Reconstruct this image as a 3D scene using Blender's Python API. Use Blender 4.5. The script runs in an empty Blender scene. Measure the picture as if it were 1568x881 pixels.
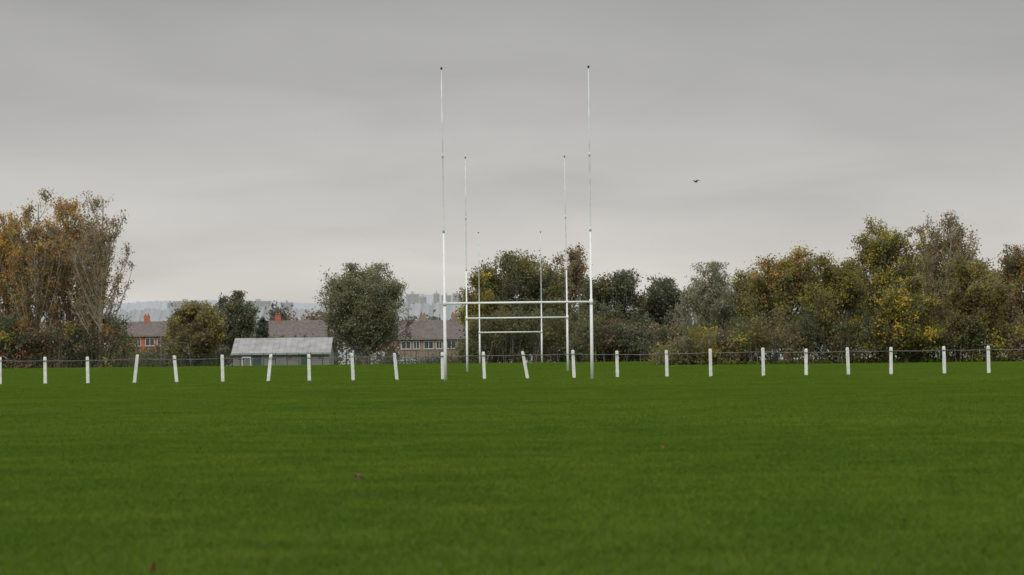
import bpy, math, random
import numpy as np
from mathutils import Vector, Matrix
random.seed(7); rng=np.random.default_rng(7)
S=bpy.context.scene
S.view_settings.view_transform='Standard'; S.view_settings.look='None'; S.view_settings.exposure=0
F=4356.0; ROLL=0.01135; CAMH=0.95
def gx(px,D,py=565): return (px-784-(py-440)*ROLL)*D/F
def hz(px,py,D): return CAMH+(544-(px-784)*ROLL-py)*D/F
def sm(a,b,t):
    t=np.clip((t-a)/(b-a),0,1); return t*t*(3-2*t)
def gz(y,x=0):
    y=np.asarray(y,float)
    return 0.25*sm(140,250,y)-0.55*sm(270,345,y)-1.9*sm(345,440,y)-8*sm(440,1500,y)
# ---------------- materials
def newmat(name):
    m=bpy.data.materials.new(name); m.use_nodes=True
    nt=m.node_tree; b=nt.nodes['Principled BSDF']; return m,nt,b
def mat(name,c,rough=.7,var=.15,scale=3.0,metal=0.0,c2=None,bump=0.0,spec=.3):
    m,nt,b=newmat(name); N=nt.nodes; L=nt.links
    tc=N.new('ShaderNodeTexCoord'); no=N.new('ShaderNodeTexNoise'); no.inputs['Scale'].default_value=scale; no.inputs['Detail'].default_value=6
    L.new(tc.outputs['Object'],no.inputs['Vector'])
    r=N.new('ShaderNodeValToRGB'); r.color_ramp.elements[0].position=.3; r.color_ramp.elements[1].position=.7
    a=c2 if c2 else [x*(1-var) for x in c]; d=[min(1,x*(1+var)) for x in c] if not c2 else c
    r.color_ramp.elements[0].color=(*a,1); r.color_ramp.elements[1].color=(*d,1)
    L.new(no.outputs['Fac'],r.inputs['Fac']); L.new(r.outputs['Color'],b.inputs['Base Color'])
    b.inputs['Roughness'].default_value=rough; b.inputs['Metallic'].default_value=metal
    b.inputs['Specular IOR Level'].default_value=spec
    if bump:
        bu=N.new('ShaderNodeBump'); bu.inputs['Strength'].default_value=bump; L.new(no.outputs['Fac'],bu.inputs['Height']); L.new(bu.outputs['Normal'],b.inputs['Normal'])
    return m
def leafmat(name,trans=.42):
    m,nt,b=newmat(name); N=nt.nodes; L=nt.links
    at=N.new('ShaderNodeAttribute'); at.attribute_name='Col'
    L.new(at.outputs['Color'],b.inputs['Base Color']); b.inputs['Roughness'].default_value=.75; b.inputs['Specular IOR Level'].default_value=.15
    t=N.new('ShaderNodeBsdfTranslucent'); L.new(at.outputs['Color'],t.inputs['Color'])
    mx=N.new('ShaderNodeMixShader'); mx.inputs[0].default_value=trans
    L.new(b.outputs[0],mx.inputs[1]); L.new(t.outputs[0],mx.inputs[2]); L.new(mx.outputs[0],N['Material Output'].inputs['Surface'])
    return m
def grassmat(name,k=1.0,trans=.3):
    m,nt,b=newmat(name); N=nt.nodes; L=nt.links
    g=N.new('ShaderNodeNewGeometry')
    def noise(s,d=4,rough=.6):
        n=N.new('ShaderNodeTexNoise'); n.inputs['Scale'].default_value=s; n.inputs['Detail'].default_value=d; n.inputs['Roughness'].default_value=rough
        L.new(g.outputs['Position'],n.inputs['Vector']); return n
    n1=noise(.15,2); n2=noise(.9,5,.7); n3=noise(14,3,.7)
    def math_(op,a,b_):
        q=N.new('ShaderNodeMath'); q.operation=op
        for i,v in enumerate((a,b_)):
            if isinstance(v,(int,float)): q.inputs[i].default_value=v
            else: L.new(v,q.inputs[i])
        return q.outputs[0]
    s=math_('ADD',math_('MULTIPLY',n1.outputs['Fac'],.5),math_('ADD',math_('MULTIPLY',n2.outputs['Fac'],1.1),math_('MULTIPLY',n3.outputs['Fac'],.4)))
    r=N.new('ShaderNodeValToRGB'); E=r.color_ramp.elements
    E[0].position=.34; E[0].color=(.058*k,.118*k,.010*k,1); E[1].position=.68; E[1].color=(.150*k,.210*k,.024*k,1)
    e=E.new(.5); e.color=(.092*k,.158*k,.014*k,1)
    L.new(math_('MULTIPLY',s,.5),r.inputs['Fac'])
    L.new(r.outputs['Color'],b.inputs['Base Color']); b.inputs['Roughness'].default_value=.8; b.inputs['Specular IOR Level'].default_value=.12
    if trans:
        t=N.new('ShaderNodeBsdfTranslucent'); L.new(r.outputs['Color'],t.inputs['Color'])
        mx=N.new('ShaderNodeMixShader'); mx.inputs[0].default_value=trans
        L.new(b.outputs[0],mx.inputs[1]); L.new(t.outputs[0],mx.inputs[2]); L.new(mx.outputs[0],N['Material Output'].inputs['Surface'])
    else:
        bu=N.new('ShaderNodeBump'); bu.inputs['Strength'].default_value=.6; bu.inputs['Distance'].default_value=.05; L.new(n3.outputs['Fac'],bu.inputs['Height']); L.new(bu.outputs['Normal'],b.inputs['Normal'])
    return m
M_leaf=leafmat('foliage_leaf'); M_bark=mat('bark',(.15,.13,.105),.9,.35,4,bump=.4); M_barkpale=mat('bark_pale',(.38,.31,.225),.9,.3,4)
M_blade=grassmat('grass_blade',1.22,.4); M_ground=grassmat('grass_ground',.46,0)
M_white=mat('white_paint',(.8,.81,.79),.5,.06,6); M_whited=mat('worn_white_paint',(.74,.76,.73),.55,.0,1.7,c2=(.46,.52,.48))
M_fpost=mat('fence_post_paint',(.84,.84,.81),.6,.0,9,c2=(.62,.62,.56))
M_wire=mat('galvanised_wire',(.16,.16,.155),.5,.2,5,metal=.3); M_black=mat('black_plastic',(.02,.02,.02),.5,.2,5)
M_brick=mat('red_brick',(.42,.145,.09),.9,.25,1.5); M_brick2=mat('brown_render',(.29,.215,.165),.9,.2,1.2)
M_roof=mat('dark_roof_tile',(.135,.112,.10),.85,.25,2); M_glass=mat('window_glass',(.06,.065,.07),.15,.2,2,spec=.6)  # roof tile colour lifted to paint in distance haze
M_frame=mat('window_frame_white',(.68,.68,.66),.5,.05,3); M_shed=mat('pale_sheet_roof',(.28,.275,.265),.6,.25,.8)
M_wallp=mat('pale_render',(.24,.24,.21),.85,.15,1.0); M_doorg=mat('green_door',(.06,.10,.085),.5,.1,2)
M_gframe=mat('grey_window_frame',(.35,.35,.33),.5,.05,3)
# ---------------- mesh helpers
COL=bpy.context.collection
def empty(name,loc=(0,0,0)):
    o=bpy.data.objects.new(name,None); o.location=loc; COL.objects.link(o); return o
def mesh(name,V,Fs,mats,parent=None,col=None,smooth=False):
    me=bpy.data.meshes.new(name)
    if isinstance(Fs,np.ndarray):
        V=np.asarray(V,np.float32); m,k=Fs.shape
        me.vertices.add(len(V)); me.vertices.foreach_set('co',V.ravel())
        me.loops.add(m*k); me.loops.foreach_set('vertex_index',Fs.astype(np.int32).ravel())
        me.polygons.add(m); me.polygons.foreach_set('loop_start',np.arange(0,m*k,k,dtype=np.int32))
        try: me.polygons.foreach_set('loop_total',np.full(m,k,dtype=np.int32))
        except Exception: pass
        me.update(calc_edges=True)
    else:
        me.from_pydata([tuple(v) for v in V],[],Fs); me.update()
    me.materials.append(mats)
    if smooth: me.polygons.foreach_set('use_smooth',np.ones(len(me.polygons),bool))
    if col is not None:
        a=me.color_attributes.new('Col','FLOAT_COLOR','POINT')
        c=np.ones((len(V),4),np.float32); c[:,:3]=col; a.data.foreach_set('color',c.ravel())
    o=bpy.data.objects.new(name,me); COL.objects.link(o)
    if parent: o.parent=parent
    return o
def box(name,x0,x1,y0,y1,z0,z1,m,parent=None,bevel=0):
    V=[(x0,y0,z0),(x1,y0,z0),(x1,y1,z0),(x0,y1,z0),(x0,y0,z1),(x1,y0,z1),(x1,y1,z1),(x0,y1,z1)]
    Fc=[[0,3,2,1],[4,5,6,7],[0,1,5,4],[1,2,6,5],[2,3,7,6],[3,0,4,7]]
    o=mesh(name,V,Fc,m,parent)
    if bevel:
        b=o.modifiers.new('b','BEVEL'); b.width=bevel; b.segments=2
    return o
def tubes(segs,n=5):
    s=np.asarray(segs,float); p0=s[:,0:3]; p1=s[:,3:6]; r0=s[:,6]; r1=s[:,7]
    d=p1-p0; L=np.linalg.norm(d,axis=1,keepdims=True)+1e-9; d=d/L
    ref=np.where(np.abs(d[:,2:3])>.9,[[1.,0,0]],[[0,0,1.]]); u=np.cross(d,ref); u/=np.linalg.norm(u,axis=1,keepdims=True); v=np.cross(d,u)
    a=np.arange(n)*2*np.pi/n; ca=np.cos(a)[None,:,None]; sa=np.sin(a)[None,:,None]
    ring=u[:,None,:]*ca+v[:,None,:]*sa
    A=p0[:,None,:]+ring*r0[:,None,None]; B=p1[:,None,:]+ring*r1[:,None,None]
    V=np.concatenate([A,B],1).reshape(-1,3)
    i=np.arange(n); j=(i+1)%n; f=np.stack([i,j,j+n,i+n],1)
    Fc=(f[None]+ (np.arange(len(s))*2*n)[:,None,None]).reshape(-1,4)
    return V,Fc
def leaves(C,s,col,aspect=.6):
    n=len(C); u=rng.normal(size=(n,3)); u/=np.linalg.norm(u,axis=1,keepdims=True)
    w=rng.normal(size=(n,3)); v=np.cross(u,w); v/=np.linalg.norm(v,axis=1,keepdims=True)
    s=s[:,None]; V=np.stack([C-u*s,C-v*s*aspect,C+u*s,C+v*s*aspect],1).reshape(-1,3)
    Fc=np.arange(4*n).reshape(-1,4); return V,Fc,np.repeat(col,4,axis=0)
def cyl_path(name,pts,rads,m,parent=None,n=12):
    V=[];Fc=[]
    for i,(p,r) in enumerate(zip(pts,rads)):
        p=Vector(p)
        a=Vector(pts[max(0,i-1)]); b=Vector(pts[min(len(pts)-1,i+1)]); d=(b-a).normalized()
        ref=Vector((1,0,0)) if abs(d.z)>.9 else Vector((0,0,1)); u=d.cross(ref).normalized(); v=d.cross(u)
        for k in range(n):
            t=2*math.pi*k/n; V.append(p+u*math.cos(t)*r+v*math.sin(t)*r)
    for i in range(len(pts)-1):
        for k in range(n):
            k2=(k+1)%n; Fc.append([i*n+k,i*n+k2,(i+1)*n+k2,(i+1)*n+k])
    Fc.append(list(range(n))[::-1]); Fc.append([(len(pts)-1)*n+k for k in range(n)])
    o=mesh(name,V,Fc,m,parent)
    for p in list(o.data.polygons)[:-2]: p.use_smooth=True
    return o
# ---------------- palettes (linear)
DG=(.10,.118,.050);OL=(.200,.182,.056);GG=(.205,.220,.130);YG=(.34,.295,.04);YE=(.64,.47,.035);OR=(.52,.29,.065);BR=(.26,.185,.10);RB=(.25,.125,.07);PG=(.32,.33,.21)
def hazec(c,D):  # paints distance haze into leaf colours by mixing them toward grey
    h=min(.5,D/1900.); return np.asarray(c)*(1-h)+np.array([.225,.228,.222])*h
def make_tree(name,px,D,top,halfw_px,cb=.15,n1=26,n2=8,n3=6,nl=12,ls=.13,pal=((DG,1),),toppal=None,toppow=2,up=1.0,tr=.22,seed=1,sig=.28,bark=None,zoff=0,upb=.5,side=None,squash=1.0,lk=1.0,fan=0.0):
    r=np.random.default_rng(seed); X=gx(px,D); z0=float(gz(D))+zoff-.05; H=hz(px,top,D)-z0; R=halfw_px*1.17*D/F
    root=empty(name,(X,D,z0)); segs=[]; small=[]
    zc=H*(cb+1)/2; rz=H*(1-cb)/2
    lc=[];lcol=[]
    ph=r.uniform(0,6.28,6)
    pc=np.array([c for c,w in pal]); pw=np.array([w for c,w in pal],float); pw/=pw.sum()
    if toppal: tc=np.array([c for c,w in toppal]); tw=np.array([w for c,w in toppal],float); tw/=tw.sum()
    base=np.array([0,0,0.]); topp=np.array([r.normal()*.08*R,0,zc+rz*(.55 if up<1.6 else .8)])
    T=[base]
    for i in range(1,9):
        t=i/8; p=base*(1-t)+topp*t; p=p+np.array([r.normal(),r.normal(),0])*.035*R*min(1,(1-t)*2); T.append(p)
    T=np.array(T)
    for i in range(8):
        segs.append([*T[i],*T[i+1],tr*(1-.1*i)*(1.25 if i==0 else 1),tr*(1-.1*(i+1))])
    for k in range(n1):
        d=r.normal(size=3); d/=np.linalg.norm(d)
        if d[2]<-.5: d[2]*=-.6
        lump=1+lk*(.13*math.sin(3*math.atan2(d[1],d[0])+ph[0])+.10*math.sin(5*d[2]+ph[1]+2*d[0]))
        tg=np.array([0,0,zc])+d*np.array([R,R,rz])*r.uniform(.62,.98)*min(lump,1.08)*squash
        if fan:
            q=np.clip(tg[2]/H,0,1); f=1+fan*(q-.5); tg[0]*=f; tg[1]*=f
        tg[2]=min(tg[2],H*.99)
        hd=math.hypot(tg[0],tg[1])
        zs=np.clip(tg[2]-hd*up-.1*H*r.random(),H*max(.06,cb*.55),topp[2]*.95)
        ft=zs/topp[2]*8; i0=min(7,int(ft)); P0=T[i0]+(T[i0+1]-T[i0])*(ft-i0)
        mid=P0+(tg-P0)*np.array([.6,.6,.42 if up<1.6 else .38])+r.normal(size=3)*.05*R
        rr0=tr*.42*(1-.6*zs/H)
        B=[(1-t)**2*P0+2*t*(1-t)*mid+t*t*tg for t in np.linspace(0,1,7)]
        for i in range(6): segs.append([*B[i],*B[i+1],rr0*(1-i/7),rr0*(1-(i+1)/7)])
        for q in range(n2):
            t=r.uniform(.3,1); fi=t*6; i1=min(5,int(fi)); Pb=B[i1]+(B[i1+1]-B[i1])*(fi-i1)
            tan=B[i1+1]-B[i1]; tan/=np.linalg.norm(tan)+1e-9
            dd=tan*.6+r.normal(size=3)*.55+np.array([0,0,upb]); dd/=np.linalg.norm(dd)
            ln=R*.36*r.uniform(.5,1.1)*(1.15-.5*t); Pe=Pb+dd*ln
            if Pe[2]>H: Pe[2]=H-r.random()*.2
            Pm=(Pb+Pe)/2+r.normal(size=3)*.05*ln
            a=rr0*.28+.008; small.append([*Pb,*Pm,a,a*.75]); small.append([*Pm,*Pe,a*.75,a*.4])
            fz=np.clip(Pe[2]/H,0,1)
            c=pc[r.choice(len(pc),p=pw)]
            if toppal and r.random()<fz**toppow*(1 if side is None else np.clip(.5+side*Pe[0]/R*.9,0,1.2)): c=tc[r.choice(len(tc),p=tw)]
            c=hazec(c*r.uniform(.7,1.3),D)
            for w in range(n3):
                t2=r.uniform(.25,1); Pa=Pb+(Pe-Pb)*t2
                d3=dd*.5+r.normal(size=3)*.5+np.array([0,0,upb*.9]); d3/=np.linalg.norm(d3)
                l3=ln*r.uniform(.3,.7); Pf=Pa+d3*l3
                small.append([*Pa,*Pf,max(.009,a*.4),.005])
                m=r.poisson(nl)
                if m:
                    tt=r.uniform(.2,1.1,(m,1)); pts=Pa+(Pf-Pa)*tt+r.normal(size=(m,3))*sig*np.array([1,1,.8])
                    lc.append(pts); lcol.append(np.clip(c*r.uniform(.75,1.25,(m,1))*(1+r.normal(size=(m,3))*.06),.004,1))
    V,Fc=tubes(segs,7); mesh('trunk_and_limbs',V,Fc,bark or M_bark,root,smooth=True)
    V,Fc=tubes(small,3); mesh('branches',V,Fc,bark or M_bark,root)
    C=np.concatenate(lc); cc=np.concatenate(lcol); k=(C[:,2]>.15)&(C[:,2]<H*1.02); C=C[k]; cc=cc[k]
    V,Fc,c=leaves(C,ls*r.uniform(.6,1.25,len(C)),cc); mesh('crown_leaves',V,Fc,M_leaf,root,col=c)
    return root
def leaf_mass(name,px0,px1,D,tops,depth,n,ls,pal,seed=3,noise=.18,zoff=0):
    r=np.random.default_rng(seed); X0=gx(px0,D); X1=gx(px1,D)
    xs=[gx(a,D) for a,b in tops]; zs=[hz(a,b,D) for a,b in tops]
    z0=float(gz(D))+zoff
    nc=max(20,n//90); cx=r.uniform(X0,X1,nc); cy=r.uniform(0,depth,nc)
    ht=np.interp(cx,xs,zs)-z0; lump=1-noise*np.abs(np.sin(cx*1.3*330/D+r.uniform(0,6))+.6*np.sin(cx*3.1*330/D+1)+r.normal(size=nc)*.4)
    ht=ht*np.clip(lump,.35,1.05); fz=r.random(nc)**.7; cz=z0+ht*fz*.95
    pc=np.array([c for c,w in pal]); pw=np.array([w for c,w in pal],float); pw/=pw.sum()
    ri=r.integers(0,10000); reg=((np.floor(cx/(2.2*D/250)+np.sin(cy)))*7919+ri).astype(int)
    cidx=np.array([np.random.default_rng(abs(int(q))).choice(len(pc),p=pw) for q in reg])
    sw=r.random(nc)<.45; cidx[sw]=r.choice(len(pc),size=sw.sum(),p=pw)
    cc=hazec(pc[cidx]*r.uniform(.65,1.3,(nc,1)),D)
    m=n//nc; sg=.42*D/250
    C=np.stack([cx,cy+D,cz],1)[:,None,:]+r.normal(size=(nc,m,3))*np.array([sg,sg,sg*.8]); C=C.reshape(-1,3)
    col=np.repeat(cc,m,0)*r.uniform(.75,1.25,(len(C),1))
    k=C[:,2]>z0; C=C[k]; col=col[k]
    V,Fc,c=leaves(C,ls*r.uniform(.6,1.3,len(C)),col)
    root=empty(name); mesh('leaves',V,Fc,M_leaf,root,col=c)
    ns=int(nc*.35); sx=r.uniform(X0,X1,ns); sy=D+r.uniform(0,depth,ns); hh=(np.interp(sx,xs,zs)-z0)*r.uniform(.5,1.03,ns)
    lean=r.normal(size=(ns,2))*.12
    seg=np.stack([sx,sy,np.full(ns,z0-.05),sx+lean[:,0]*hh,sy+lean[:,1]*hh,z0+hh,np.full(ns,.05*D/250),np.full(ns,.008)],1)
    V,Fc=tubes(seg,4); mesh('stems',V,Fc,M_bark,root)
    return root
# ---------------- ground
ys=np.concatenate([np.arange(-60,150,6),np.arange(150,460,5),np.geomspace(460,9000,40)]); xs=np.concatenate([-np.geomspace(6000,60,25),np.arange(-50,51,5),np.geomspace(60,6000,25)])
Xg,Yg=np.meshgrid(xs,ys); Zg=gz(Yg)
V=np.stack([Xg,Yg,Zg],-1).reshape(-1,3); nx=len(xs); i=np.arange((len(ys)-1)*nx).reshape(-1,nx)[:,:-1].ravel()
mesh('grass_field_ground',V,np.stack([i,i+1,i+nx+1,i+nx],1),M_ground,smooth=True)
def blade_mesh(name,size,dens,h,w):
    n=int(size*size*dens); x=rng.uniform(-size/2,size/2,n); y=rng.uniform(-size/2,size/2,n)
    nz=np.sin(x*5.1+1)*np.sin(y*4.3); hh=h*rng.uniform(.5,1.1,n)*(1+.05*nz)
    a=rng.uniform(0,2*np.pi,n); ww=w*rng.uniform(.7,1.3,n); l=rng.normal(size=(n,2))*.6*hh[:,None]
    dx=np.cos(a)*ww/2; dy=np.sin(a)*ww/2; z=np.full(n,-.004)
    V=np.stack([np.stack([x-dx,y-dy,z],1),np.stack([x+dx,y+dy,z],1),np.stack([x+dx*.7+l[:,0]*.4,y+dy*.7+l[:,1]*.4,hh*.6],1),np.stack([x+l[:,0],y+l[:,1],hh],1),np.stack([x-dx*.7+l[:,0]*.4,y-dy*.7+l[:,1]*.4,hh*.6],1)],1).reshape(-1,3)
    b=np.arange(n)*5; Q=np.stack([b,b+1,b+2,b+3,b+4],1)
    me=mesh(name,V,Q,M_blade); d=me.data; bpy.data.objects.remove(me); return d
G=empty('grass')
def lay(D0,D1,size,dens,h,w,marg):
    ms=[blade_mesh('blades',size,dens,h,w) for _ in range(3)]
    y=D0+size/2
    while y<D1:
        W=.19*(y+size)+marg; n=int(math.ceil(W/size))
        sl=math.atan((float(gz(y+size/2))-float(gz(y-size/2)))/size)
        for k in range(-n,n+1):
            o=bpy.data.objects.new('grass_patch',random.choice(ms)); COL.objects.link(o); o.parent=G
            o.location=(k*size,y,float(gz(y))); o.rotation_euler=(sl,0,random.choice((0,math.pi)) if abs(sl)<1e-5 else 0)
        y+=size
lay(8,36,4,2400,.036,.006,2)
lay(36,84,8,520,.042,.012,2)
lay(84,180,16,120,.048,.028,2)
lay(180,260,16,55,.055,.05,2)
# ---------------- goals
def goal(D,lx,rx,cbz,topz,xl_top=0,xr_top=0,k=1.0):
    z0=float(gz(D)); g=empty('rugby_goal_posts',(0,D,0)); Xl=gx(lx,D); Xr=gx(rx,D)
    for nm,X,dx in (('left_upright',Xl,xl_top),('right_upright',Xr,xr_top)):
        zz=[z0-.1,z0+1.2,cbz+.05,cbz+.06,(z0+topz)*.48,(z0+topz)*.48+.02,topz*.72,topz]
        rr=[.062,.060,.058,.042,.036,.028,.025,.020]
        P=[(X+dx*(max(0,z-z0)/(topz-z0))**1.5,0,z) for z in zz]
        cyl_path(nm+'_lower',P[:5],[r*k for r in rr[:5]],M_white,g)
        cyl_path(nm+'_upper',P[4:],[r*k for r in rr[4:]],M_whited,g)
        for zq,q in ((4,.044),(6,.036)):
            p=P[zq]; cyl_path(nm+'_collar',[(p[0],0,p[2]-.08),(p[0],0,p[2]+.08)],[q*k]*2,M_whited,g)
        p=P[-1]; cyl_path(nm+'_cap',[(p[0],0,p[2]-.03),(p[0],0,p[2]+.05)],[.042*k,.038*k],M_black,g)
        cyl_path(nm+'_bracket',[(X,0,cbz-.1),(X,0,cbz+.1)],[.07*k]*2,M_white,g)
    cyl_path('crossbar',[(Xl+.05,0,cbz),(Xr-.05,0,cbz)],[.042*k]*2,M_white,g)
D1=109;goal(D1,682,906.5,2.97,hz(675,104,D1),-.03,.0)
D2=159;goal(D2,715.5,869.5,3.05,hz(713,241,D2),.02,-.05,1.0)
D3=253;goal(D3,735,830,3.02,hz(732,356,D3),0,0,1.25)
# ---------------- fence
FP=[(-70,-70),(0,0),(68,69),(134,135),(211,206),(267,271),(340,341),(415,411),(473,474),(539,541),(604,608),(677,678),(740,742),(800,808),(877,879),(945,946),(1020,1021),(1087,1088),(1167,1168),(1234,1234),(1297,1299),(1364,1364),(1445,1446),(1512,1513),(1585,1585),(1655,1655)]
FD=115.; fen=empty('field_fence',(0,0,0)); tops=[]
for i,(a,b) in enumerate(FP):
    Xb=gx(b,FD,575); Xt=gx(a,FD,535); H=1.12+rng.normal()*.02; w=.066; d=.05; yy=FD+rng.normal()*.12
    ly=rng.normal()*.03
    V=[];sec=[(-w,-d),(w,-d),(w,d),(-w,d)]
    for t,s in ((-.1,1.0),(.95,.96),(1.0,.72)):
        X=Xb+(Xt-Xb)*t; z=H*t
        for (p,q) in sec: V.append((X+p*s,yy+ly*t+q*s,z))
    Fc=[[3,2,1,0],[8,9,10,11]]+[[k+j,k+(j+1)%4,k+4+(j+1)%4,k+4+j] for k in (0,4) for j in range(4)]
    o=mesh('post_%d'%i,V,Fc,M_fpost,fen); bv=o.modifiers.new('b','BEVEL'); bv.width=.012; bv.segments=2
    tops.append((Xb+(Xt-Xb)*.86,yy-.065,H*.86))
for i in range(len(tops)-1):
    a=Vector(tops[i]);b=Vector(tops[i+1]); m=(a+b)/2; m.z-=.02
    cyl_path('rail_%d'%i,[a,m,b],[.017]*3,M_wire,fen,n=6)
# ---------------- trees: left poplars
BK=M_barkpale
PO=dict(up=1.7,upb=1.0,bark=BK,sig=.27,fan=.12,lk=.35)
make_tree('poplar_tree',12,303,304,48,cb=.12,n1=60,n2=9,n3=9,nl=3.2,ls=.13,pal=((BR,4),(OL,2),(OR,2.5)),toppal=((YE,2.5),(OR,4)),toppow=.9,tr=.26,seed=10,**PO)
make_tree('poplar_tree',58,300,287,52,cb=.12,n1=66,n2=9,n3=9,nl=2.9,ls=.13,pal=((BR,4),(OL,2),(OR,2.5)),toppal=((YE,2),(OR,4),(BR,.5)),toppow=1.1,side=-.4,tr=.28,seed=11,**PO)
make_tree('poplar_tree',108,305,283,54,cb=.10,n1=70,n2=9,n3=9,nl=2.5,ls=.13,pal=((BR,4),(OL,2),(OR,2)),toppal=((OR,4),(BR,1),(YE,1)),toppow=1.5,tr=.30,seed=12,**PO)
make_tree('poplar_tree',152,298,288,48,cb=.10,n1=66,n2=9,n3=9,nl=1.5,ls=.12,pal=((BR,4),(OL,2),(OR,1.2)),tr=.26,seed=13,**PO)
leaf_mass('shrub_thicket',-60,195,296,[(-60,480),(0,470),(40,500),(80,490),(110,478),(150,485),(180,470),(195,520)],5,22000,.14,((DG,2),(OL,4),(BR,3),(YG,1),(OR,1.3)),seed=21)
make_tree('willow_tree',559,300,405,69,cb=.18,n1=80,n2=10,n3=7,nl=7.5,ls=.12,pal=(((.28,.30,.16),5),(OL,3),(GG,2)),up=1.0,tr=.28,seed=14,sig=.30,upb=.5,lk=.35)
# centre
make_tree('lime_tree',795,285,386,78,cb=.08,n1=80,n2=10,n3=7,nl=7,ls=.13,pal=((DG,4),(OL,4),(YG,.5)),toppal=((OL,3),(YG,1.5)),side=-.6,up=1.0,tr=.30,seed=15,sig=.30,lk=.5)
make_tree('birch_tree',733,280,408,24,cb=.10,n1=24,n2=7,n3=6,nl=6,ls=.12,pal=((OL,3),(YG,3),(YE,1)),up=1.4,tr=.14,seed=16,sig=.25)
make_tree('ash_tree',876,288,374,36,cb=.2,n1=44,n2=8,n3=7,nl=2.8,ls=.13,pal=((OL,3),(BR,3)),toppal=((BR,4),(OR,1)),up=1.8,tr=.2,seed=17,upb=1,bark=BK,sig=.22)
make_tree('maple_tree',935,262,414,52,cb=.05,n1=50,n2=9,n3=6,nl=8,ls=.12,pal=((GG,4),(DG,3),(OL,2)),up=1,tr=.2,seed=18,lk=.6)
make_tree('maple_tree',1015,265,418,42,cb=.05,n1=44,n2=9,n3=6,nl=8,ls=.12,pal=((DG,5),(GG,2),(OL,1)),up=1,tr=.2,seed=19,lk=.6)
make_tree('willow_tree',1090,240,404,54,cb=.08,n1=60,n2=9,n3=7,nl=4,ls=.10,pal=((PG,5),(GG,3),(OL,1)),up=1.5,tr=.18,seed=20,bark=BK,sig=.22,lk=.5)
make_tree('willow_tree',1150,236,412,36,cb=.08,n1=40,n2=9,n3=7,nl=4,ls=.10,pal=((GG,2),(OL,3),(YG,2)),up=1.5,tr=.18,seed=50,sig=.22,lk=.5)
# right row
make_tree('maple_tree',1208,208,370,64,cb=.03,n1=72,n2=10,n3=7,nl=6,ls=.095,pal=((OL,5),(DG,1),(YG,3.5)),toppal=((OR,3),(BR,2),(YG,2)),toppow=1.9,up=1.1,tr=.2,seed=31,sig=.22,lk=.4)
make_tree('hawthorn_tree',1278,200,388,50,cb=.03,n1=56,n2=9,n3=7,nl=6.2,ls=.095,pal=((DG,1),(OL,4),(YG,4.5)),up=1.1,tr=.16,seed=32,sig=.22,lk=.4)
make_tree('field_maple_tree',1358,206,332,58,cb=.03,n1=70,n2=10,n3=7,nl=4.6,ls=.095,pal=((OL,4),(YG,4),(YE,1.5),(GG,1)),up=1.2,tr=.2,seed=33,sig=.22,lk=.4)
make_tree('ash_tree',1448,212,325,66,cb=.1,n1=80,n2=9,n3=8,nl=3.2,ls=.09,pal=((OL,4),(BR,3),(YG,3)),toppal=((BR,3),(OL,2),(OR,.6)),up=1.8,tr=.22,seed=34,upb=1,sig=.2,bark=BK,lk=.4)
make_tree('field_maple_tree',1388,196,425,46,cb=.03,n1=50,n2=9,n3=7,nl=6.2,ls=.095,pal=((DG,1.5),(OL,4),(YG,3),(YE,1.7)),up=1,tr=.15,seed=35,sig=.22)
make_tree('beech_tree',1548,206,378,58,cb=.03,n1=64,n2=9,n3=7,nl=5.5,ls=.095,pal=((BR,4),(OR,2.5),(OL,3)),up=1.4,tr=.2,seed=36,sig=.22,lk=.4)
make_tree('hawthorn_tree',1496,198,392,52,cb=.03,n1=54,n2=9,n3=7,nl=6.2,ls=.095,pal=((OL,5),(BR,2),(YG,3)),up=1,tr=.15,seed=37,sig=.22,lk=.4)
make_tree('maple_tree',1650,205,360,60,cb=.03,n1=44,n2=9,n3=6,nl=8,ls=.1,pal=((OL,4),(BR,3),(YG,1)),up=1.2,tr=.2,seed=38)
leaf_mass('hedgerow',1010,1700,196,[(1010,530),(1060,505),(1130,490),(1200,470),(1300,480),(1400,490),(1568,480),(1700,480)],5,52000,.10,((DG,3),(OL,4),(BR,3),(YG,1.5)),seed=22,noise=.25)
leaf_mass('hedgerow',880,1160,255,[(880,490),(940,480),(1000,500),(1060,480),(1160,470)],5,30000,.13,((DG,4),(OL,3),(BR,3),(GG,1),(OR,.4)),seed=23,noise=.2)
leaf_mass('bramble_bank',705,920,272,[(705,540),(730,480),(800,470),(880,480),(920,500)],7,20000,.13,((DG,5),(OL,3)),seed=24,noise=.1)
# mid-left trees
make_tree('field_maple_tree',298,352,462,48,cb=.05,n1=44,n2=8,n3=6,nl=7,ls=.17,pal=((OL,4),(YG,2),(BR,1)),up=1,tr=.2,seed=41,sig=.3)
make_tree('oak_tree',360,365,447,32,cb=.1,n1=36,n2=8,n3=6,nl=8,ls=.17,pal=((DG,3),(GG,2),(OL,2)),up=1,tr=.2,seed=42,sig=.3)
make_tree('cypress_tree',402,350,474,9,cb=.02,n1=30,n2=6,n3=5,nl=12,ls=.13,pal=((DG,5),((.04,.055,.03),2)),up=2.5,tr=.12,seed=43,sig=.13)
leaf_mass('garden_shrubs',170,500,372,[(170,540),(190,534),(240,534),(262,480),(290,472),(340,480),(400,512),(430,518),(500,520)],6,16000,.2,((OL,4),(DG,3),(YG,1.3),(BR,2)),seed=25,noise=.15)
leaf_mass('garden_hedge',-80,730,352,[(-80,543),(350,541),(360,553),(500,553),(600,549),(640,553),(700,545),(730,540)],2,16000,.12,((DG,5),(OL,2)),seed=26,noise=.1)
DT=((.13,.13,.09),(.18,.155,.08),(.26,.145,.065),(.19,.11,.07))
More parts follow.
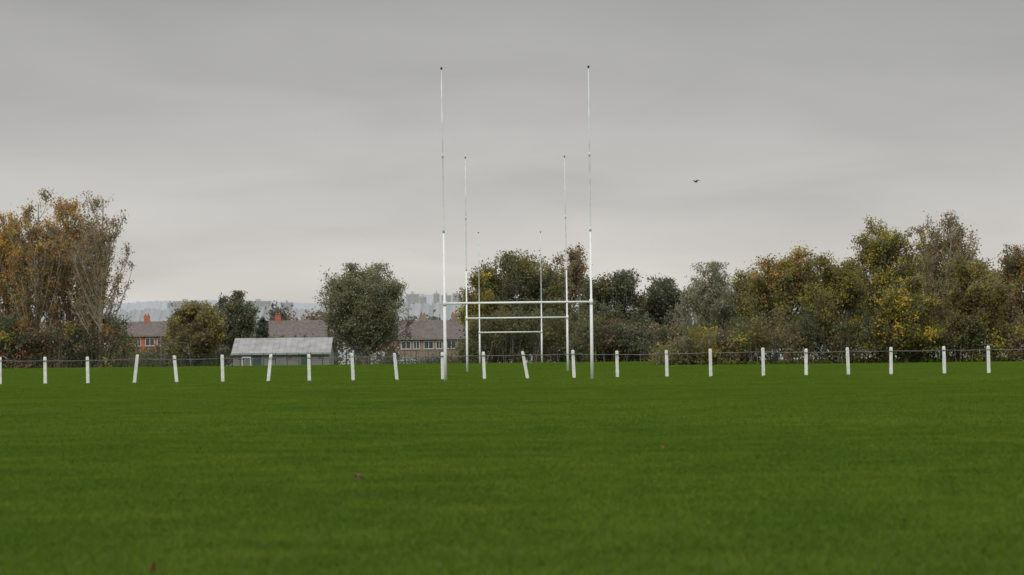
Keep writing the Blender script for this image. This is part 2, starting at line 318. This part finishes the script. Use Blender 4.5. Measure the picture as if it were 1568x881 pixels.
leaf_mass('distant_trees',-150,1000,620,[(-150,500),(190,485),(230,480),(330,475),(400,476),(430,464),(470,461),(500,468),(600,483),(630,476),(650,472),(700,482),(760,490),(1000,490)],30,40000,.42,((DT[0],4),(DT[1],3),(DT[2],3),(DT[3],2)),seed=27,noise=.12)
# ---------------- hills & distant town
M_hill=mat('hazy_hillside',(.35,.365,.37),.95,.04,.004); M_hill2=mat('hazy_woodland',(.28,.295,.29),.95,.10,.02)  # pale base colours carry painted aerial haze, no fog volume
M_apt=mat('hazy_concrete',(.40,.405,.405),.9,.04,.05); M_aptw=mat('hazy_window',(.355,.365,.37),.6,.04,.05)  # walls and windows paled toward hill tone, haze painted into the colour
def ridge(name,D,prof,m,jit,depth,seed,step=6):
    r=np.random.default_rng(seed); px=np.arange(-900,2500,step*1000/D); X=gx(px,D,480); a=[p for p,q in prof]; q=[q for p,q in prof]
    Z=np.array([hz(p,np.interp(p,a,q),D) for p in px])+r.normal(size=len(px))*jit; n=len(px)
    V=np.concatenate([np.stack([X,np.full(n,D-depth*.25),np.full(n,-14.)],1),np.stack([X,np.full(n,D),Z],1),np.stack([X,np.full(n,D+depth),np.full(n,-14.)],1)])
    i=np.arange(n-1); Fq=np.concatenate([np.stack([i+k*n,i+1+k*n,i+1+(k+1)*n,i+(k+1)*n],1) for k in (0,1)])
    return mesh(name,V,Fq,m)
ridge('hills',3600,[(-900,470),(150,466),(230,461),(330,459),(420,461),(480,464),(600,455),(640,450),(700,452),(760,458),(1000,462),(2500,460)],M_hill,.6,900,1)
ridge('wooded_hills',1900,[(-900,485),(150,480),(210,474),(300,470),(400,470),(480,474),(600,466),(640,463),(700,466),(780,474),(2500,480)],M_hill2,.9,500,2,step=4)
def apartment(px0,px1,top,bot,D,flo):
    g=empty('apartment_building'); x0=gx(px0,D,460);x1=gx(px1,D,460);zt=hz(px0,top,D);zb=hz(px0,bot,D)-8
    box('walls',x0,x1,D,D+20,zb,zt,M_apt,g); box('roof_plant',x0+(x1-x0)*.4,x0+(x1-x0)*.6,D+5,D+12,zt,zt+2.5,M_apt,g)
    n=max(2,int((x1-x0)/5))
    for f in range(flo):
        z=zt-3-f*3.2
        for k in range(n):
            xa=x0+(x1-x0)*(k+.25)/n; box('window',xa,xa+(x1-x0)*.5/n,D-.12,D-.003,z,z+1.5,M_aptw,g)
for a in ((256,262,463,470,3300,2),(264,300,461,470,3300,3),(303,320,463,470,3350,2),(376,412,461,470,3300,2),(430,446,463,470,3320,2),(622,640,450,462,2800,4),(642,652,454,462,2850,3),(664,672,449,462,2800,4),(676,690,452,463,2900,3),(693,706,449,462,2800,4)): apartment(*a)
# ---------------- houses
def house(name,px0,px1,D,ridge_y,eave_y,wall,units=2,chims=(.5,),wrows=2,depth=8):
    g=empty(name); c=(px0+px1)/2; x0=gx(px0,D,520);x1=gx(px1,D,520); zr=hz(c,ridge_y,D); ze=hz(c,eave_y,D); zb=float(gz(D))-.1; W=x1-x0
    V=[(x0,D,zb),(x1,D,zb),(x1,D+depth,zb),(x0,D+depth,zb),(x0,D,ze),(x1,D,ze),(x1,D+depth,ze),(x0,D+depth,ze),(x0,D+depth/2,zr-.12),(x1,D+depth/2,zr-.12)]
    mesh('walls',V,[[0,1,5,4],[1,2,6,9,5],[2,3,7,6],[3,0,4,8,7]],wall,g)
    o=.35; s=(zr-ze)/(depth/2); zl=ze-s*o; t=.14; ya=D-o; yb=D+depth+o; ym=D+depth/2; xa=x0-.25; xb=x1+.25
    V=[(xa,ya,zl),(xb,ya,zl),(xb,ym,zr),(xa,ym,zr),(xb,yb,zl),(xa,yb,zl)]; V+= [(a,b,c_+t) for a,b,c_ in V]
    mesh('roof',V,[[6,7,8,9],[9,8,10,11],[0,3,2,1],[3,5,4,2],[0,1,7,6],[4,5,11,10],[1,2,8,7],[2,4,10,8],[0,6,9,3],[3,9,11,5]],M_roof,g)
    box('gutter',xa,xb,ya-.12,ya-.004,zl-.02,zl+.06,M_gframe,g)
    for k in chims:
        xc=x0+W*k; box('chimney',xc-.45,xc+.45,ym-.3,ym+.3,zr-.4,zr+1.0,wall,g)
        for q in (-.22,.22): cyl_path('chimney_pot',[(xc+q,ym,zr+1.0),(xc+q,ym,zr+1.35)],[.12,.10],M_brick,g,n=8)
    uw=W/units
    for u in range(units):
        for rr in range(wrows):
            zt=ze-.45-rr*2.6
            for cx_,ww in ((.28,1.4),(.74,.9)):
                xc=x0+uw*(u+cx_)
                if rr==1 and cx_>.5:
                    box('door',xc-.45,xc+.45,D-.05,D-.003,zt-2.0,zt,M_doorg,g); continue
                box('window_frame',xc-ww/2,xc+ww/2,D-.05,D-.003,zt-1.15,zt,M_frame,g)
                for j in (0,1):
                    a=xc-ww/2+.08+j*(ww/2-.04); box('window_pane',a,a+ww/2-.12,D-.07,D-.052,zt-1.07,zt-.08,M_glass,g)
                box('window_sill',xc-ww/2-.08,xc+ww/2+.08,D-.14,D-.003,zt-1.26,zt-1.153,M_gframe,g)
house('brick_house',186,254,425,493,513,M_brick,2,(.5,))
house('brick_house',0,64,430,494,516,M_brick,2,(.2,.8))
house('brick_house',404,498,440,491,515,M_brick,3,(.2,))
house('rendered_house',612,716,415,491,517,M_brick2,3,(.33,.8))
# pavilion
D=343; g=empty('pavilion_building'); x0=gx(357,D,530);x1=gx(504,D,530); zr=hz(430,518,D); ze=hz(430,540,D); zb=float(gz(D))-.1
V=[(x0,D,zb),(x1,D,zb),(x1,D+9,zb),(x0,D+9,zb),(x0,D,ze),(x1,D,ze),(x1,D+9,ze),(x0,D+9,ze),(x0,D+4.5,zr-.1),(x1,D+4.5,zr-.1)]
mesh('walls',V,[[0,1,5,4],[1,2,6,9,5],[2,3,7,6],[3,0,4,8,7]],M_wallp,g)
V=[(x0-.2,D-.4,ze-.12),(x1+.2,D-.4,ze-.12),(x1+.2,D+4.5,zr),(x0-.2,D+4.5,zr),(x1+.2,D+9.4,ze-.12),(x0-.2,D+9.4,ze-.12)]; V+=[(a,b,c+.1) for a,b,c in V]
mesh('roof',V,[[6,7,8,9],[9,8,10,11],[0,3,2,1],[3,5,4,2],[0,1,7,6],[4,5,11,10],[1,2,8,7],[2,4,10,8],[0,6,9,3],[3,9,11,5]],M_shed,g)
box('fascia',x0-.2,x1+.2,D-.44,D-.404,ze-.22,ze-.06,M_gframe,g)
box('barge_board',x0-.26,x0-.203,D-.4,D-.2,ze-.25,ze-.02,M_frame,g)
for k in range(16):
    xx=x0+(x1-x0)*(k+.5)/16
    V=[(xx-.02,D-.4,ze-.016),(xx+.02,D-.4,ze-.016),(xx+.02,D+4.45,zr+.085),(xx-.02,D+4.45,zr+.085)]; V+=[(a,b,c+.03) for a,b,c in V]
    mesh('roof_seam',V,[[4,5,6,7],[0,1,5,4],[1,2,6,5],[2,3,7,6],[3,0,4,7]],M_shed,g)
for k in range(6):
    xx=x0+(x1-x0)*(k+.5)/6
    if k%3==1: box('door',xx-.5,xx+.5,D-.05,D-.003,zb+.1,ze-.3,M_doorg,g)
    else:
        box('window_frame',xx-.5,xx+.5,D-.05,D-.003,ze-.9,ze-.35,M_gframe,g); box('window_pane',xx-.42,xx+.42,D-.07,D-.052,ze-.82,ze-.43,M_glass,g)
# mesh boundary fence
D=336; g=empty('mesh_fence'); segs=[]; zb=float(gz(D)); zt=hz(400,541,D)
for px in range(170,716,18): X=gx(px,D); segs.append([X,D,zb-.1,X,D,zt+.05,.04,.04])
xa=gx(170,D);xb=gx(714,D)
for k in range(7): z=zb+.05+(zt-zb-.05)*k/6; segs.append([xa,D-.045,z,xb,D-.045,z,.012,.012])
for X in np.arange(xa,xb,.3): segs.append([X,D-.06,zb,X,D-.06,zt,.007,.007])
V,Fc=tubes(segs,4); mesh('posts_and_mesh',V,Fc,mat('green_steel',(.05,.08,.06),.6,.1,3),g)
# cars
def car(px,D,paint):
    g=empty('parked_car',(gx(px,D),D,float(gz(D))))
    prof=[(-2.1,.35),(-2.15,.75),(-1.95,.95),(-1.55,1.0),(-1.0,1.4),(-.3,1.48),(.55,1.42),(1.15,1.0),(1.9,.85),(2.12,.65),(2.1,.35)]
    V=[];n=len(prof)
    for y in (-.85,.85):
        for x,z in prof: V.append((x,y*(1 if z<1.05 else .82),z))
    Fc=[list(range(n)),list(range(n,2*n))[::-1]]+[[i,i+n,(i+1)%n+n,(i+1)%n] for i in range(n)]
    o=mesh('body',V,Fc,paint,g); b=o.modifiers.new('b','BEVEL'); b.width=.06; b.segments=3
    for y in (-.78,.78):
        s=-1 if y<0 else 1
        for (xa,xb) in ((-1.15,-.22),(-.14,.75)):
            V=[(xa-.12,y+s*.055,1.03),(xb+(.15 if xb>.5 else 0),y+s*.055,1.03),(xb-(.15 if xb>.5 else 0),y-s*.045,1.36),(xa+.22 if xa<-1 else xa,y-s*.045,1.36)]
            mesh('side_window',V,[[0,1,2,3]],M_glass,g)
    for x in (-1.35,1.3):
        for y in (-.86,.70):
            cyl_path('wheel',[(x,y,.32),(x,y+.17,.32)],[.32,.32],M_black,g,n=18); cyl_path('hub',[(x,y-.01,.32),(x,y+.18,.32)],[.18,.18],M_wire,g,n=12)
    box('headlight',2.0,2.13,-.75,-.45,.62,.74,M_frame,g)
    return g
car(630,366,mat('paint_silver',(.35,.36,.37),.35,.03,2,metal=.3)); car(668,368,mat('paint_blue',(.04,.14,.22),.35,.03,2)); car(610,372,mat('paint_dark',(.04,.04,.045),.35,.03,2)); car(694,367,mat('paint_red',(.22,.03,.03),.35,.03,2))
# swing set
D=340; zb=float(gz(D)); X=gx(256,D); X2=gx(288,D); zt=hz(270,525,D); g=empty('swing_set'); segs=[]
for x,s2 in ((X,-.5),(X2,.5)):
    for s in (-1,1): segs.append([x+s2,D+s*1.0,zb-.1,x,D,zt,.022,.022])
segs.append([X-.1,D,zt,X2+.1,D,zt,.022,.022])
for k in (.2,.36,.62,.78):
    xx=X+(X2-X)*k; segs.append([xx,D,zt,xx,D,zb+.55,.010,.010])
V,Fc=tubes(segs,8); mesh('frame_and_chains',V,Fc,M_wire,g)
for k in (.28,.70): xx=X+(X2-X)*k; box('seat',xx-.22,xx+.22,D-.1,D+.1,zb+.5,zb+.55,M_black,g)
# street lamps
for px,D,ty in ((62,330,513),(247,350,508),(701,350,512)):
    zb=float(gz(D)); X=gx(px,D); zt=hz(px,ty,D); g=empty('street_lamp')
    cyl_path('column',[(X,D,zb-.1),(X,D,zb+1),(X,D,zt)],[.07,.05,.035],M_wire,g)
    cyl_path('arm',[(X,D,zt-.05),(X+.35,D,zt+.12),(X+.8,D,zt+.15)],[.04,.035,.03],M_wire,g)
    box('lantern',X+.7,X+1.2,D-.1,D+.1,zt+.08,zt+.2,M_wire,g,.03)
# small football goal
D=330; zb=float(gz(D)); xa=gx(371,D);xb=gx(384,D); zt=hz(378,547,D)
g=empty('small_football_goal'); segs=[[xa,D,zb,xa,D,zt,.04,.04],[xb,D,zb,xb,D,zt,.04,.04],[xa,D,zt,xb,D,zt,.04,.04],[xa,D,zt,xa,D+.9,zb,.03,.03],[xb,D,zt,xb,D+.9,zb,.03,.03],[xa,D+.9,zb+.03,xb,D+.9,zb+.03,.03,.03]]
V,Fc=tubes(segs,8); mesh('frame',V,Fc,M_white,g)
# ---------------- birds
M_bird=mat('black_feathers',(.03,.03,.032),.7,.2,20)
def skinobj(name,V,E,R,m,parent):
    me=bpy.data.meshes.new(name); me.from_pydata(V,E,[]); o=bpy.data.objects.new(name,me); COL.objects.link(o); o.parent=parent
    o.modifiers.new('s','SKIN')
    for i,r_ in enumerate(R): me.skin_vertices[0].data[i].radius=(r_,r_)
    me.skin_vertices[0].data[0].use_root=True
    s=o.modifiers.new('ss','SUBSURF'); s.levels=2; s.render_levels=2; me.materials.append(m); return o
D=245; g=empty('flying_bird',(gx(1066,D,278),D,hz(1066,278,D)))
skinobj('body',[(0,0,0),(-.10,0,.01),(-.17,0,.03),(-.22,0,.03),(.10,0,-.01),(.2,0,-.01)],[(0,1),(1,2),(2,3),(0,4),(4,5)],[.055,.045,.035,.012,.035,.02],M_bird,g)
def wing(s):
    pts=[(-.07,.03*s,.03),(-.09,.16*s,.13),(-.04,.30*s,.17),(.08,.46*s,.10),(.14,.40*s,.08),(.10,.28*s,.13),(.09,.15*s,.10),(.08,.03*s,.02)]
    pts+= [(a,b,c-.012) for a,b,c in pts]
    Fc=[[0,1,6,7],[1,2,5,6],[2,3,4,5],[8,15,14,9],[9,14,13,10],[10,13,12,11]]+[[i,i+8,(i+1)%8+8,(i+1)%8] for i in range(8)]
    mesh('wing',pts,Fc,M_bird,g)
wing(1);wing(-1)
mesh('tail',[(.15,-.02,0),(.15,.02,0),(.30,.06,-.01),(.32,0,-.01),(.30,-.06,-.01)],[[0,1,2,3,4]],M_bird,g)
mesh('beak',[(-.215,-.01,.035),(-.215,.01,.035),(-.215,0,.015),(-.26,0,.025)],[[0,1,3],[1,2,3],[2,0,3]],M_bird,g)
g.rotation_euler=(0,0,math.radians(35))
D=186; g=empty('crow',(gx(1281,D),D,float(gz(D))+.0))
skinobj('body',[(0,0,.20),(-.09,0,.23),(-.15,0,.30),(-.18,0,.32),(.10,0,.18),(.24,0,.14)],[(0,1),(1,2),(2,3),(0,4),(4,5)],[.085,.07,.04,.035,.06,.02],M_bird,g)
mesh('beak',[(-.205,-.012,.33),(-.205,.012,.33),(-.205,0,.305),(-.27,0,.31)],[[0,1,3],[1,2,3],[2,0,3]],M_bird,g)
for s in (-.03,.03):
    cyl_path('leg',[(0,s,.14),(.01,s,.07),(0,s,.0)],[.014,.008,.008],M_bird,g,n=6)
    cyl_path('foot',[(-.06,s,.006),(.03,s,.006)],[.006,.006],M_bird,g,n=5)
# ---------------- fallen leaves
def fallen(px,py,size,c,rot):
    D=(CAMH-.04)*F/(py-(544-(px-784)*ROLL)); X=gx(px,D,py); n=40; V=[(0,0,.01)]
    for k in range(n):
        t=2*math.pi*k/n; rad=size*(.62+.22*math.cos(5*t)+.12*math.cos(10*t+.5)+.05*math.sin(17*t)); x=rad*math.cos(t); y=rad*math.sin(t)*.8
        V.append((x,y,.35*abs(x)**1.5/size**.5+.3*max(0,y)+.01*math.sin(3*t)))
    Fc=[[0,1+k,1+(k+1)%n] for k in range(n)]
    g=empty('fallen_leaf',(X,D,.042)); g.rotation_euler=(math.radians(30),math.radians(8),rot)
    mm=mat('dry_leaf',c,.8,.3,30)
    mesh('blade',V,Fc,mm,g); cyl_path('stalk',[(-size*.5,0,.015),(-size*1.0,.01,.02),(-size*1.4,.0,.0)],[.0015,.0015,.001],mm,g,n=5)
fallen(548,731,.055,(.10,.045,.025),.4); fallen(235,870,.035,(.16,.04,.02),2.1); fallen(1014,685,.04,(.30,.12,.03),1.0)
# ---------------- world
W=bpy.data.worlds.new('World'); S.world=W; W.use_nodes=True; nt=W.node_tree; N=nt.nodes; L=nt.links
for n in list(N): N.remove(n)
out=N.new('ShaderNodeOutputWorld'); b1=N.new('ShaderNodeBackground'); b2=N.new('ShaderNodeBackground'); mx=N.new('ShaderNodeMixShader')
sky=N.new('ShaderNodeTexSky'); sky.sky_type='NISHITA'; sky.sun_disc=False; sky.sun_elevation=math.radians(42); sky.sun_rotation=math.radians(205)
b1.inputs[1].default_value=.1; L.new(sky.outputs[0],b1.inputs[0])
tc=N.new('ShaderNodeTexCoord'); sp=N.new('ShaderNodeSeparateXYZ'); L.new(tc.outputs['Generated'],sp.inputs[0])
def mth(op,a,b=None):
    q=N.new('ShaderNodeMath'); q.operation=op
    for i,v in enumerate((a,b)):
        if v is None: continue
        if isinstance(v,(int,float)): q.inputs[i].default_value=v
        else: L.new(v,q.inputs[i])
    return q.outputs[0]
z=mth('MAXIMUM',sp.outputs[2],0.0)
zz=mth('ADD',z,.16); cx=mth('DIVIDE',sp.outputs[0],zz); cy=mth('DIVIDE',sp.outputs[1],zz)
cb=N.new('ShaderNodeCombineXYZ'); L.new(cx,cb.inputs[0]); L.new(cy,cb.inputs[1])
def skn(s,d,rg,ds):
    no=N.new('ShaderNodeTexNoise'); no.inputs['Scale'].default_value=s; no.inputs['Detail'].default_value=d; no.inputs['Roughness'].default_value=rg; no.inputs['Distortion'].default_value=ds; L.new(cb.outputs[0],no.inputs['Vector']); return no.outputs['Fac']
nz=mth('ADD',mth('MULTIPLY',mth('SUBTRACT',skn(.9,3,.45,.4),.5),.6),mth('MULTIPLY',mth('SUBTRACT',skn(2.6,4,.5,.6),.5),.26))
cr=N.new('ShaderNodeValToRGB'); E=cr.color_ramp.elements
E[0].position=0; E[0].color=(.66,.635,.60,1); E[1].position=1; E[1].color=(1.35,1.37,1.42,1)
for p,c in ((.025,(.64,.615,.58)),(.055,(.545,.528,.508)),(.09,(.455,.443,.43)),(.125,(.38,.37,.36)),(.4,(.85,.86,.88))):
    e=E.new(p); e.color=(*c,1)
L.new(z,cr.inputs[0])
k=mth('ADD',nz,1.0)
vm=N.new('ShaderNodeVectorMath'); vm.operation='SCALE'; L.new(cr.outputs[0],vm.inputs[0]); L.new(k,vm.inputs['Scale'])
L.new(vm.outputs[0],b2.inputs[0]); b2.inputs[1].default_value=1.0
mx.inputs[0].default_value=.95; L.new(b1.outputs[0],mx.inputs[1]); L.new(b2.outputs[0],mx.inputs[2]); L.new(mx.outputs[0],out.inputs[0])
sd=bpy.data.lights.new('sun','SUN'); sd.energy=1.15; sd.angle=math.radians(25); sd.color=(1,.96,.9); so=bpy.data.objects.new('sun',sd); COL.objects.link(so)
el=math.radians(42); az=math.radians(205); dv=Vector((math.sin(az)*math.cos(el),math.cos(az)*math.cos(el),math.sin(el))); so.rotation_euler=(-dv).to_track_quat('-Z','Y').to_euler()
# ---------------- camera
cd=bpy.data.cameras.new('camera'); cd.lens=100; cd.sensor_width=36; cd.clip_end=20000; cd.clip_start=.1
cd.dof.use_dof=True; cd.dof.focus_distance=105; cd.dof.aperture_fstop=4
co=bpy.data.objects.new('camera',cd); COL.objects.link(co); S.camera=co
co.matrix_world=Matrix.Translation((0,0,CAMH))@Matrix.Rotation(math.radians(90)+math.atan(104/F),4,'X')@Matrix.Rotation(-ROLL,4,'Z')
